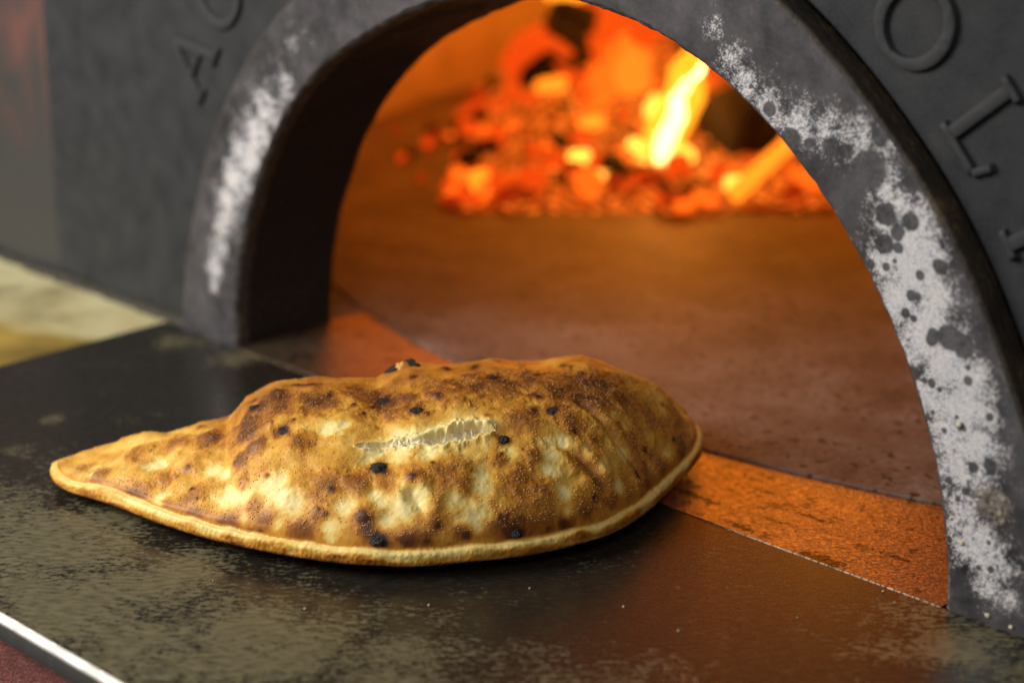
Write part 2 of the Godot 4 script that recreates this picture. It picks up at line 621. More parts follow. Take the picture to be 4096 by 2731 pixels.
func arch_picture() -> ImageTexture:
	var w := 1664
	var h := 832
	var mm := 0.66 / w * 1000.0
	var fine := field(w, h, noise(0.12, 81, 4))
	var mid := field(w, h, noise(0.03, 82, 5))
	var big := field(w, h, noise(0.008, 83, 4))
	var tiny := field(w, h, noise(0.34, 89, 3))
	# bare metal: x, y, radius (mm), strength
	var bare := [-196, 168, 13, 0.61, -212, 152, 17, 0.74, -222, 138, 17, 0.82, -232, 122, 17, 0.86, -242, 108, 16, 0.86, -250, 92, 15, 0.82, -255, 78, 13, 0.78, -262, 60, 12, 0.74, -266, 46, 11, 0.74, -268, 36, 7, 0.57, -190, 195, 12, 0.33, -175, 200, 8, 0.29,
		107, 241, 8, 0.5, 118, 227, 10, 0.62, 126, 218, 11, 0.75, 140, 208, 13, 0.75, 158, 204, 14, 0.72, 172, 204, 12, 0.7, 188, 204, 12, 0.7, 202, 203, 10, 0.7, 188, 196, 10, 0.6, 206, 190, 8, 0.75, 203, 182, 10, 0.75, 213, 178, 9, 0.75, 208, 170, 13, 0.72, 222, 172, 12, 0.9, 216, 160, 15, 1.0, 226, 158, 13, 1.0, 206, 152, 12, 0.85, 222, 148, 16, 1.1, 232, 142, 13, 0.95, 216, 136, 14, 1.0, 230, 130, 15, 1.0, 240, 126, 12, 0.85, 226, 118, 14, 0.9, 242, 112, 15, 1.05, 252, 106, 14, 1.05, 236, 98, 13, 0.95, 250, 94, 15, 1.05, 260, 94, 11, 0.9, 246, 82, 14, 0.95, 258, 80, 14, 1.0, 264, 80, 10, 0.85, 250, 68, 12, 0.9, 262, 64, 12, 0.75, 254, 52, 11, 0.8, 252, 40, 9, 0.75, 262, 36, 14, 0.95, 270, 30, 13, 0.9, 272, 20, 12, 0.75, 280, 16, 10, 0.6, 284, 30, 10, 0.4]
	var mask := PackedFloat32Array()
	mask.resize(w * h)
	for k in range(0, bare.size(), 4):
		var cx: float = (bare[k] + 330.0) / mm
		var cy: float = (330.0 - bare[k + 1]) / mm
		var r: float = bare[k + 2] / mm
		for y in range(maxi(0, int(cy - 1.7 * r)), mini(h, int(cy + 1.7 * r))):
			for x in range(maxi(0, int(cx - 1.7 * r)), mini(w, int(cx + 1.7 * r))):
				var d := ((x - cx) ** 2 + (y - cy) ** 2) / (r * r)
				var i := y * w + x
				mask[i] = maxf(mask[i], bare[k + 3] * exp(-d * 0.9))
	# round greasy spots: x, y, radius (mm)
	var spots := [205.2, 172.0, 5.3, 218.1, 171.6, 4.2, 212.0, 165.4, 3.6, 205.7, 159.2, 4.5, 212.6, 158.6, 2.5, 207.5, 149.2, 2.2, 211.6, 152.6, 1.3, 199.7, 148.8, 2.2, 195.3, 152.5, 2.0, 234.0, 155.1, 3.6, 221.0, 139.3, 2.5, 224.4, 139.6, 1.6, 219.0, 130.8, 2.2, 223.1, 129.2, 1.6, 195.1, 190.0, 9.5, 190.1, 181.1, 5.6, 174.9, 196.4, 4.7, 183.7, 195.9, 3.3, 199.5, 205.4, 4.2, 163.0, 196.4, 2.9, 140.9, 208.5, 3.8, 129.8, 216.9, 1.1, 153.3, 196.8, 5.6, 206.5, 176.2, 2.0, 232.7, 121.8, 3.1, 241.2, 124.9, 5.6, 224.6, 149.1, 2.2, 243.3, 124.6, 5.5, 249.0, 122.9, 5.5, 233.2, 124.2, 3.3, 224.7, 104.4, 3.7, 234.6, 102.7, 2.2, 238.8, 100.7, 1.3, 252.1, 108.3, 2.4, 251.6, 113.8, 1.3, 231.2, 102.9, 1.5, 236.4, 89.5, 1.3, 242.8, 82.8, 1.5, 251.1, 86.9, 2.0, 247.2, 60.8, 1.7, 255.4, 58.2, 1.7, 258.7, 70.3, 2.6, 266.2, 73.1, 3.3, 264.0, 94.9, 2.0, 248.2, 43.6, 1.5, 269.2, 38.3, 1.3, 271.5, 26.1, 1.7, 248.3, 90.6, 1.1, 252.4, 53.5, 1.3, 265.4, 25.2, 1.3]
	var grease := PackedFloat32Array()
	grease.resize(w * h)
	for k in range(0, spots.size(), 3):
		var cx: float = (spots[k] + 330.0) / mm
		var cy: float = (330.0 - spots[k + 1]) / mm
		var r: float = spots[k + 2] / mm
		for y in range(maxi(0, int(cy - 1.5 * r)), mini(h, int(cy + 1.5 * r) + 1)):
			for x in range(maxi(0, int(cx - 1.5 * r)), mini(w, int(cx + 1.5 * r) + 1)):
				var i := y * w + x
				var d := sqrt((x - cx) ** 2 + (y - cy) ** 2) / r + (mid[i] - 128) / 255.0 * 0.5
				grease[i] = maxf(grease[i], clampf((1.08 - d) * 5.0, 0.0, 1.0))
	var out := PackedByteArray()
	out.resize(w * h * 3)
	for y in h:
		for x in w:
			var rr := sqrt((x - w * 0.5) ** 2 + (h * 0.7943 - (y * 1.0 + h * 0.7943 - 330.0 / mm)) ** 2) * mm
			if rr < 232.0 or rr > 322.0:
				continue
			var i := y * w + x
			var f := (fine[i] - 128) / 255.0
			var z := (tiny[i] - 128) / 255.0
			var m := (mid[i] - 128) / 255.0
			var g := (big[i] - 128) / 255.0
			var t := clampf((mask[i] * 1.05 + m * 0.5 + f * 0.5 + z * 0.75 - 0.42) * 2.3, 0.0, 1.0)
			t *= 1.0 - 0.93 * grease[i]
			var dull := 1.0 + g * 1.1 + m * 0.7 + f * 0.35 + z * 0.25
			var r := lerpf(0.056 * dull + 0.008 * m, 0.53 + f * 0.16 + z * 0.45 + m * 0.1, t)
			var gg := lerpf(0.053 * dull, 0.52 + f * 0.16 + z * 0.45 + m * 0.06, t)
			var b := lerpf(0.057 * dull, 0.54 + f * 0.16 + z * 0.42, t)
			out[i * 3] = byte(r)
			out[i * 3 + 1] = byte(gg)
			out[i * 3 + 2] = byte(b)
	return picture(w, h, out)

func arch(o: Node3D) -> void:
	var m := StandardMaterial3D.new()
	m.albedo_texture = arch_picture()
	m.roughness = 0.55
	m.metallic_specular = 0.3
	m.texture_repeat = false
	relief(m, grey_noise(512, 0.2, 84, 3), 0.006)
	var n := 361
	var prof := []
	prof.append([0, 0.0, -0.010])
	prof.append([0, 0.0, -0.0036])
	prof.append([0, 0.0008, -0.0014])
	prof.append([0, 0.0026, 0.0])
	for k in 13:
		prof.append([1, (k + 1) / 14.0, 0.0])
	prof.append([2, -0.0024, 0.0])
	prof.append([2, -0.0007, -0.0008])
	prof.append([2, 0.0, -0.0025])
	prof.append([2, 0.0, -0.0110])
	prof.append([2, 0.0, -0.030])
	var wob := noise(70.0, 85, 4)
	var p := PackedVector3Array()
	var uv := PackedVector2Array()
	for v in prof.size():
		for u in n:
			var deg := u * 180.0 / (n - 1)
			var t := deg_to_rad(deg)
			var a := r_in(deg)
			var b := r_out(deg)
			var chip := 0.0007 * wob.get_noise_2d(t * 0.25, v * 0.004)
			var r: float
			if prof[v][0] == 0:
				r = a + prof[v][1] + chip * 1.3
			elif prof[v][0] == 1:
				r = lerpf(a + 0.0026, b - 0.0024, prof[v][1])
			else:
				r = b + prof[v][1] + chip * 0.7
			var z: float = prof[v][2] + (0.00008 * wob.get_noise_2d(cos(t) * r, sin(t) * r) if prof[v][0] == 1 else 0.0)
			p.append(Vector3(cos(t) * r, sin(t) * r, z))
			uv.append(Vector2((cos(t) * r + 0.33) / 0.66, (0.33 - sin(t) * r) / 0.33))
	var ring := part("arch_frame", grid(n, 15, p.slice(n * 3, n * 18), uv.slice(n * 3, n * 18)), m, o)
	var side_m := StandardMaterial3D.new()
	side_m.albedo_texture = blotchy(256, [Color(0.010, 0.009, 0.008), Color(0.024, 0.019, 0.015), Color(0.05, 0.035, 0.021), Color(0.20, 0.14, 0.07)], 0.02, 0.1, 801)
	side_m.roughness = 0.6
	triplanar(relief(side_m, mats.grain, 0.06), 9.0)
	part("outer_edge", grid(n, 5, p.slice(n * 17, n * 22)), side_m, ring)
	var lip_m := StandardMaterial3D.new()
	lip_m.albedo_texture = blotchy(256, [Color(0.010, 0.009, 0.009), Color(0.03, 0.027, 0.025), Color(0.07, 0.065, 0.06), Color(0.30, 0.28, 0.25)], 0.03, 0.14, 805)
	lip_m.roughness = 0.6
	triplanar(relief(lip_m, mats.fine, 0.06), 16.0)
	part("inner_lip", grid(n, 4, p.slice(0, n * 4)), lip_m, ring)
	ring.set_meta("label", "grey metal arch frame with pale worn patches and dark spots")
	# throat behind the frame
	var tp := PackedVector3Array()
	var tn := noise(22.0, 86, 4)
	var rows := 18
	for v in rows + 3:
		for u in n:
			var deg := u * 180.0 / (n - 1)
			var t := deg_to_rad(deg)
			var rear := r_in(deg) - 0.004 * sin(t) * sin(t)
			var k := minf(1.0, v / (rows - 1.0))
			var z := lerpf(-0.0095, THROAT_Z, k)
			var r := lerpf(r_in(deg) + 0.0004, rear, k)
			r += 0.0016 * tn.get_noise_3d(cos(t) * r, sin(t) * r, z) * minf(1.0, k * 6.0)
			if v >= rows:
				r += [0.002, 0.02, 0.16][v - rows]
				z -= [0.002, 0.003, 0.003][v - rows]
			tp.append(Vector3(cos(t) * r, maxf(sin(t) * r, 0.0), z))
	part("arch_throat", grid(n, rows + 3, tp), mats.soot, o)
	# baked-on lump on the right leg
	var lump := PackedVector3Array()
	var ln := noise(220.0, 87, 3)
	for v in 28:
		for u in 40:
			var a := u / 39.0 * 2.0 - 1.0
			var b := v / 27.0 * 2.0 - 1.0
			var q := Vector2(0.270 + a * 0.0115 + b * 0.004, 0.0565 - a * 0.0055 + b * 0.0085)
			var e := clampf(1.0 - (a * a + b * b) + 0.5 * ln.get_noise_2d(q.x, q.y), 0.0, 1.0)
			lump.append(Vector3(q.x, q.y, -0.0006 + 0.0019 * e * (0.55 + 0.6 * absf(ln.get_noise_2d(q.x * 2.3, q.y * 2.3)) * 2.0)))
	var lm := StandardMaterial3D.new()
	lm.albedo_texture = blotchy(256, [Color(0.03, 0.026, 0.024), Color(0.09, 0.075, 0.065), Color(0.22, 0.19, 0.16), Color(0.5, 0.42, 0.33)], 0.03, 0.12, 88)
	lm.roughness = 0.7
	triplanar(lm, 22.0)
	part("burnt_residue", grid(40, 28, lump), lm, ring)

func inside(o: Node3D) -> void:
	# dome
	var prof := [[0.70, -0.02], [0.70, 0.10], [0.692, 0.16], [0.665, 0.22], [0.61, 0.285], [0.52, 0.345], [0.40, 0.39], [0.26, 0.42], [0.12, 0.435], [0.001, 0.438]]
	var nu := 144
	var nv := 28
	var p := PackedVector3Array()
	var skip := PackedByteArray()
	var dn := noise(9.0, 91, 4)
	for v in nv:
		var t := v / (nv - 1.0) * (prof.size() - 1)
		var k := mini(int(t), prof.size() - 2)
		var r: float = lerpf(prof[k][0], prof[k + 1][0], t - k)
		var y: float = lerpf(prof[k][1], prof[k + 1][1], t - k)
		for u in nu:
			var a := TAU * u / nu
			var rr := r + 0.006 * dn.get_noise_3d(cos(a) * r, y, sin(a) * r)
			var q := Vector3(OVEN.x + cos(a) * rr, y, OVEN.y + sin(a) * rr)
			p.append(q)
			skip.append(1 if q.z > OVEN.y and absf(q.x) < 0.33 and q.y < 0.30 else 0)
	var dm := StandardMaterial3D.new()
	dm.albedo_texture = blotchy(512, [Color(0.34, 0.23, 0.14), Color(0.46, 0.33, 0.21), Color(0.52, 0.38, 0.25), Color(0.56, 0.43, 0.30)], 0.012, 0.07, 92)
	dm.roughness = 0.85
	triplanar(relief(dm, mats.grain, 0.08), 1.8)
	part("brick_dome", grid(nu, nv, p, PackedVector2Array(), PackedColorArray(), true, skip), dm, o)
	# hearth
	var ring := PackedVector2Array()
	for k in 160:
		var a := TAU * k / 160.0
		ring.append(OVEN + Vector2(cos(a), sin(a)) * (OVEN_R + 0.0))
	var hm := StandardMaterial3D.new()
	hm.albedo_texture = blotchy(1024, [Color(0.03, 0.021, 0.018), Color(0.085, 0.050, 0.038), Color(0.13, 0.080, 0.062), Color(0.165, 0.115, 0.095), Color(0.26, 0.21, 0.185)], 0.008, 0.09, 93, 0.75)  # palest grey tone stands in for lamp sheen; the others are stone colour
	hm.roughness = 0.62
	relief(hm, grey_noise(512, 0.08, 94, 4), 0.05)
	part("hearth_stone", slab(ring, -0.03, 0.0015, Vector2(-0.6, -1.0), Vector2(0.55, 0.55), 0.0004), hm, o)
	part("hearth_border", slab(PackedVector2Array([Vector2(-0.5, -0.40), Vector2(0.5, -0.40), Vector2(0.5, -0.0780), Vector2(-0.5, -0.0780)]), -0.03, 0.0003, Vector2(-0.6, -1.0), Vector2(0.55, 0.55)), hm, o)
	# sill between the shelf and the hearth
	var w := 1024
	var h := 256
	var a1 := field(w, h, noise(0.02, 95, 5))
	var a2 := field(w, h, noise(0.11, 96, 4))
	var stains := [181, -4, 8, 5, 174, -3, 6, 4, 189, -3, 6, 4, 167, -16, 2.5, 1.6, 132, -6, 10, 3, 115, -50, 7, 2, 150, -40, 12, 2, 95, -20, 14, 3, 205, -30, 10, 2, 140, -24, 9, 2, 70, -10, 14, 5]
	var out := PackedByteArray()
	out.resize(w * h * 3)
	for y in h:
		for x in w:
			var i := y * w + x
			var q := Vector2(lerpf(-260.0, 260.0, x / float(w)), lerpf(-130.0, 0.0, y / float(h)))
			var dark := clampf((a1[i] + a2[i] * 0.5 - 238.0) / 40.0, 0.0, 1.0) * 0.75
			for k in range(0, stains.size(), 4):
				var d := sqrt(((q.x - stains[k]) / stains[k + 2]) ** 2 + ((q.y - stains[k + 1]) / stains[k + 3]) ** 2)
				if d < 1.6:
					dark = maxf(dark, clampf((1.0 - d + (a2[i] - 128) / 110.0 + (a1[i] - 128) / 200.0) * 1.8, 0.0, 0.95))
			var tone := 0.85 + (a2[i] - 128) / 255.0 * 0.8 + (a1[i] - 128) / 255.0 * 0.5
			out[i * 3] = byte(lerpf(0.50 * tone, 0.025, dark))
			out[i * 3 + 1] = byte(lerpf(0.37 * tone, 0.02, dark))
			out[i * 3 + 2] = byte(lerpf(0.25 * tone, 0.016, dark))
	var sm := StandardMaterial3D.new()
	sm.albedo_texture = picture(w, h, out)
	sm.roughness = 0.27
	sm.metallic = 0.9
	sm.texture_repeat = true
	relief(sm, grey_noise(1024, 0.14, 97, 4), 0.03)
	var edge := PackedVector2Array([Vector2(0.2492, 0.0), Vector2(-0.2472, 0.0)])
	for k in 41:
		var x := lerpf(-0.2472, 0.2492, k / 40.0)
		edge.append(Vector2(x, OVEN.y + sqrt(OVEN_R * OVEN_R - (x - OVEN.x) ** 2) - 0.004))
	part("sill_plate", slab(edge, -0.0008, 0.0004, Vector2(-0.26, -0.13), Vector2(0.52, 0.13), 0.0), sm, o)

# ------------------------------------------------------------------ the fire
func glow(r: float, g: float, b: float, e: float) -> StandardMaterial3D:
	var m := plain(0.02, 0.012, 0.008, 0.9)
	m.emission_enabled = true
	m.emission = srgb(r, g, b)
	m.emission_energy_multiplier = e
	return m

func coal(s: int, squash: Vector3) -> ArrayMesh:
	var n := noise(0.9, s, 2)
	var p := PackedVector3Array()
	for v in 7:
		for u in 10:
			var a := TAU * u / 10.0
			var b := PI * (v / 6.0 - 0.5)
			var d := Vector3(cos(b) * cos(a), sin(b), cos(b) * sin(a))
			var r := 1.0 + 0.55 * n.get_noise_3dv(d * 1.3)
			# broken, blocky faces
			var q := d * r
			q = Vector3(clampf(q.x, -0.78, 0.8), clampf(q.y, -0.72, 0.75), clampf(q.z, -0.8, 0.76))
			p.append(q * squash)
	return grid(10, 7, p, PackedVector2Array(), PackedColorArray(), true)

# depth (along the camera's heading on the floor plan) and sideways, to the place in the oven
func spot(depth: float, side: float) -> Vector3:
	return Vector3(0.6516 - 0.688 * depth + 0.7256 * side, 0.004, 0.7038 - 0.7256 * depth - 0.688 * side)

func heap(depth: float, side: float) -> float:
	var a := smoothstep(1.45, 1.72, depth) * smoothstep(-0.06, 0.05, side)
	return 0.05 * a + 0.02 * a * sin(side * 23.0 + depth * 9.0)

func fire() -> void:
	var tones := [glow(1.0, 0.05, 0.004, 0.35), glow(1.0, 0.075, 0.004, 0.9), glow(1.0, 0.12, 0.006, 1.5), glow(1.0, 0.2, 0.01, 2.2), glow(1.0, 0.38, 0.04, 3.2)]
	var black := triplanar(relief(plain(0.012, 0.010, 0.009, 0.9), mats.grain, 0.3), 12.0)
	var shapes := []
	for k in 6:
		shapes.append(coal(200 + k, [Vector3(1, 0.75, 0.9), Vector3(1.3, 0.6, 0.8), Vector3(0.9, 0.9, 0.8), Vector3(1.6, 0.55, 0.7), Vector3(1.0, 0.6, 1.1), Vector3(0.8, 0.7, 1.4)][k]))
	for k in 290:
		var loose := k > 262
		var d := 1.45 + 0.43 * pow(rng.randf(), 1.3)
		var s := rng.randf_range(-0.05, 0.42)
		if loose:
			d = rng.randf_range(1.47, 1.72)
			s = rng.randf_range(-0.11, 0.04)
		if not loose and d < 1.475 + 0.035 * sin(s * 31.0) + 0.02 * sin(s * 77.0):
			d += 0.05
		var r := rng.randf_range(0.006, 0.015) if not loose else rng.randf_range(0.004, 0.009)
		var hot := 1.0 - minf(1.0, Vector2((d - 1.6) * 1.6, s - 0.12).length() / 0.24)
		var t := clampi(int(pow(rng.randf(), 1.4) * 3.6 + hot * 2.2), 0, 4)
		if loose:
			t = clampi(int(rng.randf() * 3.2) - 0, 0, 3)
		var cold: bool = rng.randf() < (0.24 if not loose else 0.25)
		var e := part("ember", shapes[rng.randi() % 6], black if cold else tones[t], self)
		var at := spot(d, s)
		at.y += (heap(d, s) if not loose else 0.0) + r * 0.55
		e.transform = Transform3D(Basis.from_euler(Vector3(rng.randf_range(-0.5, 0.5), rng.randf() * TAU, rng.randf_range(-0.5, 0.5))).scaled(Vector3.ONE * r), at)
		var place: String = ["front left", "front middle", "front right", "back left", "back middle", "back right"][(3 if d > 1.62 else 0) + (0 if s < 0.09 else 1 if s < 0.2 else 2)]
		if cold:
			tag(e, "blackened lump of charcoal among the embers, %s of the fire" % place, "charcoal", "black charcoal lumps in the fire")
		elif loose:
			tag(e, "small %s ember lying loose on the hearth left of the heap" % ["dull red", "deep red", "red orange", "bright orange", "yellow"][t], "ember", "loose embers left of the heap")
		else:
			tag(e, "%s ember in the heap, %s of the fire" % [["dull red", "deep red", "glowing red orange", "bright orange", "yellow hot"][t], place], "ember", "glowing embers of the heap")
	# the bed of ash and coals they lie on
	var bp := PackedVector3Array()
	var bn := noise(40.0, 210, 4)
	for v in 40:
		for u in 60:
			var d := lerpf(1.44, 1.95, v / 39.0)
			var s := lerpf(-0.05, 0.52, u / 59.0)
			var q := spot(d, s)
			var edge := minf(minf(v, 39 - v), minf(u, 59 - u))
			var lip := smoothstep(0.0, 0.05, d - 1.475 - 0.05 * bn.get_noise_1d(s * 0.35)) * smoothstep(0.0, 0.04, s + 0.03 + 0.04 * bn.get_noise_1d(d * 0.4 + 7.0))
			q.y += lip * (heap(d, s) + 0.010 * bn.get_noise_2d(q.x, q.z) + 0.004) - 0.0025 * (1.0 - lip) if edge > 0 else -0.004
			bp.append(q)
	var bed := StandardMaterial3D.new()
	bed.albedo_texture = blotchy(256, [Color(0.02, 0.015, 0.012), Color(0.06, 0.045, 0.035), Color(0.16, 0.13, 0.11)], 0.03, 0.12, 211)
	bed.roughness = 0.95
	bed.emission_enabled = true
	bed.emission_texture = ember_glow()
	bed.emission_operator = BaseMaterial3D.EMISSION_OP_MULTIPLY
	bed.emission = Color.WHITE
	bed.emission_energy_multiplier = 1.6
	triplanar(bed, 7.0)
	var b := part("ember_bed", grid(60, 40, bp), bed, self)
	b.set_meta("kind", "stuff")
	b.set_meta("label", "bed of ash and glowing coal fragments under the embers")
	b.set_meta("category", "ember bed")
	# logs: two ends, radius, how charred
	log_piece(spot(1.585, 0.165), spot(1.64, 0.30), 0.034, 0.040, 0.034, black, "charred dark log with cracked end, right of the flame", 301)
	log_piece(spot(1.475, 0.172), spot(1.555, 0.235), 0.007, 0.006, 0.040, tones[3], "thin burning stick leaning on the heap at the right", 302)
	log_piece(spot(1.76, 0.02), spot(1.86, 0.13), 0.045, 0.034, 0.075, tones[1], "thick red hot log standing at the back of the heap", 303)
	log_piece(spot(1.74, 0.03), spot(1.78, 0.055), 0.030, 0.020, 0.09, black, "upright charcoal stump with glowing edges, back of the heap", 304)
	log_piece(spot(1.72, 0.10), spot(1.90, 0.06), 0.030, 0.022, 0.07, tones[2], "glowing orange log lying crosswise behind the flame", 305)
	log_piece(spot(1.56, 0.27), spot(1.72, 0.42), 0.04, 0.03, 0.035, tones[2], "glowing log half hidden behind the right arch leg", 306)
	flame("bright white and yellow flame rising from the embers", spot(1.555, 0.118) + Vector3(0, 0.010, 0), Vector3(0.03, 0.115, -0.012), 0.014, 401, true)
	flame("short orange flame licking up left of the bright flame", spot(1.66, 0.10) + Vector3(0, 0.045, 0), Vector3(0.0, 0.05, 0.0), 0.012, 402, false)
	flame("broad orange flame behind the arch at the right", spot(1.70, 0.27) + Vector3(0, 0.05, 0), Vector3(0.02, 0.30, 0.0), 0.05, 403, false)
	flame("tall orange flame over the logs at the back, above the view, placed to brighten the wall", spot(1.84, 0.05) + Vector3(0, 0.088, 0), Vector3(0.03, 0.28, 0.02), 0.034, 404, false)  # unseen flame, raised and set near the back wall to light it
	flame("tall orange flame at the back right, mostly hidden by the arch", spot(1.80, 0.36) + Vector3(0, 0.04, 0), Vector3(0.0, 0.33, 0.0), 0.055, 405, false)

func ember_glow() -> ImageTexture:
	var n := 256
	var a := field(n, n, noise(0.05, 212, 4), true)
	var out := PackedByteArray()
	out.resize(n * n * 3)
	for i in n * n:
		var t := clampf((a[i] - 95) / 110.0, 0.0, 1.0)
		out[i * 3] = byte(t)
		out[i * 3 + 1] = byte(t * t * 0.22)
		out[i * 3 + 2] = byte(t * t * t * 0.02)
	return picture(n, n, out)

func log_piece(a: Vector3, b: Vector3, r0: float, r1: float, lift: float, m: Material, label: String, s: int) -> void:
	a.y += r0 * 0.7 + heap(1.6, 0.1) * 0.2
	b.y += lift + r1 * 0.6
	var ax := (b - a).normalized()
	var e1 := ax.cross(Vector3.UP).normalized()
	var e2 := e1.cross(ax)
	var n := noise(38.0, s, 3)
	var p := PackedVector3Array()
	var nv := 24
	for v in nv:
		var k := clampf((v - 1) / (nv - 3.0), 0.0, 1.0)
		for u in 20:
			var t := TAU * u / 20.0
			var c := a.lerp(b, k)
			var r := lerpf(r0, r1, k) * (1.0 + 0.22 * n.get_noise_3d(cos(t) * r0, sin(t) * r0, k * 0.16) + 0.08 * signf(sin(t * 5.0 + k * 3.0)) * signf(sin(k * 26.0 + u)))
			if v == 0 or v == nv - 1:
				r *= 0.02
			p.append(c - a + (e1 * cos(t) + e2 * sin(t)) * r)
	var o := part("log", grid(20, nv, p, PackedVector2Array(), PackedColorArray(), true), m, self)
	o.position = a
	tag(o, label, "log", "logs in the fire")

func flame(label: String, foot: Vector3, rise: Vector3, r: float, s: int, bright: bool) -> void:
	var o := thing("flame", foot, label, "flame")
	var n := noise(7.0, s, 2)
	for k in 2:
		if k == 0 and not bright:
			continue
		var p := PackedVector3Array()
		for v in 20:
			var t := v / 19.0
			for u in 14:
				var a := TAU * u / 14.0
				var w := r * (0.55 if k == 0 else 1.25) * pow(sin(PI * pow(clampf(t * 0.985 + 0.01, 0.0, 1.0), 0.62)), 0.9)
				var c := rise * t * (0.8 if k == 0 else 1.15) + Vector3(n.get_noise_1d(t * 0.4), 0, n.get_noise_1d(t * 0.4 + 50.0)) * r * 1.6 * t
				w *= 1.0 + 0.4 * n.get_noise_3d(cos(a) * 0.1, t * 0.3, sin(a) * 0.1)
				p.append(c + Vector3(cos(a) * w, 0, sin(a) * w))
		var m: StandardMaterial3D
		if k == 0:
			m = glow(1.0, 0.62, 0.2, 9.0)
		else:
			m = glow(1.0, 0.22 if s == 402 else 0.32, 0.012, 2.6 if bright else (1.5 if s == 402 else 3.0))
			m.transparency = BaseMaterial3D.TRANSPARENCY_ALPHA
			m.albedo_color.a = 0.5 if bright else 0.4
			m.roughness = 1.0
		part("flame_core" if k == 0 else "flame_envelope", grid(14, 20, p, PackedVector2Array(), PackedColorArray(), true), m, o)
	var l := OmniLight3D.new()
	l.name = "flame_light"
	l.light_color = Color(1.0, 0.56, 0.16)
	l.light_energy = 0.02 if bright else (0.05 if s == 404 else 0.005)
	l.light_size = 0.03
	l.omni_range = 3.0
	l.omni_attenuation = 2.0
	l.shadow_enabled = true
	o.add_child(l)
	l.position = rise * 0.6

# ------------------------------------------------------------------ the calzone
const TIP := Vector3(-0.1545, 0.0, 0.194)
const AXIS_U := Vector3(0.63801, 0.0, -0.77003)
const AXIS_V := Vector3(0.77003, 0.0, 0.63801)
const SEAM := [0.0023, 0.0169, 0.0115, 0.0345, 0.0376, 0.06, 0.0574, 0.0798, 0.0763, 0.096, 0.0967, 0.1101, 0.1147, 0.1203, 0.1343, 0.1292, 0.1538, 0.1356, 0.1754, 0.1385, 0.1953, 0.1371, 0.2156, 0.1343, 0.2363, 0.1292, 0.2536, 0.1221, 0.2695, 0.1128, 0.2873, 0.0952, 0.305, 0.0692, 0.3214, 0.0427, 0.3305, 0.0259,
	0.337, 0.004, 0.336, -0.014, 0.327, -0.030, 0.308, -0.041, 0.280, -0.045, 0.245, -0.043, 0.205, -0.036, 0.165, -0.028, 0.125, -0.022, 0.085, -0.016, 0.05, -0.010, 0.022, -0.006, 0.006, -0.001, 0.0005, 0.004]
const CREST_U := [0.0, 0.02, 0.04, 0.06, 0.075, 0.09, 0.10, 0.112, 0.125, 0.145, 0.165, 0.18, 0.2, 0.225, 0.25, 0.27, 0.285, 0.30, 0.315, 0.33, 0.345]
const CREST_H := [0.001, 0.005, 0.0126, 0.0143, 0.0207, 0.0239, 0.0359, 0.0427, 0.0458, 0.0452, 0.0439, 0.0504, 0.0518, 0.0515, 0.0504, 0.0495, 0.0437, 0.0376, 0.0338, 0.0222, 0.003]
# marks on the crust, in mm: along, up, across, radius
const CHAR := [162, 43, 105, 3.6, 181, 59, 76, 2.8, 167, 57, 58, 3.0, 221, 51, 96, 2.7, 160, 18, 132, 3.4, 223, 17, 128, 2.8, 246, 56, 77, 2.5, 220, 64, 52, 2.7, 105, 51, 43, 3.0, 118, 51, 73, 2.7]
const DARK := [161, 56, 63, 1.9, 192, 62, 68, 2.1, 176, 40, 115, 2.1, 173, 17, 134, 2.1, 182, 17, 134, 2.1, 192, 14, 134, 2.1, 200, 19, 132, 2.2, 187, 23, 131, 2.1, 216, 25, 127, 2.1, 246, 17, 121, 1.9, 238, 17, 124, 1.2, 265, 63, 39, 1.6, 280, 45, 68, 1.9, 262, 25, 109, 1.6, 288, 25, 83, 2.2, 294, 31, 67, 2.8, 213, 65, 34, 2.7, 226, 64, 25, 3.0, 237, 64, 25, 3.0, 199, 65, 36, 1.9, 182, 64, 44, 1.9, 258, 63, 29, 2.2, 152, 56, 63, 1.2, 156, 55, 70, 1.0, 186, 45, 109, 1.5, 204, 42, 112, 1.2, 219, 47, 103, 1.3, 240, 60, 68, 2.1, 237, 57, 78, 2.1, 214, 57, 83, 2.1, 256, 49, 86, 1.8, 312, 26, 43, 1.9, 309, 39, 29, 1.5, 229, 47, 100, 0.7, 153, 26, 126, 2.2, 155, 22, 129, 1.9, 123, 54, 68, 1.6, 125, 59, 34, 2.9, 132, 59, 36, 3.6, 115, 57, 41, 3.0, 104, 52, 33, 1.6, 77, 34, 23, 2.4, 72, 27, 62, 2.4, 95, 35, 76, 1.4, 74, 23, 77, 1.6, 141, 58, 51, 2.3, 152, 56, 62, 1.1, 156, 55, 70, 0.9, 110, 36, 96, 1.3, 139, 35, 112, 1.9, 136, 14, 126, 1.7, 102, 14, 109, 1.4, 106, 14, 112, 2.6, 154, 26, 126, 2.4, 21, 14, 30, 1.1, 15, 14, 23, 1.1, 72, 18, 84, 1.1, 77, 21, 85, 1.3, 136, 27, 120, 1.3, 133, 28, 118, 1.0]
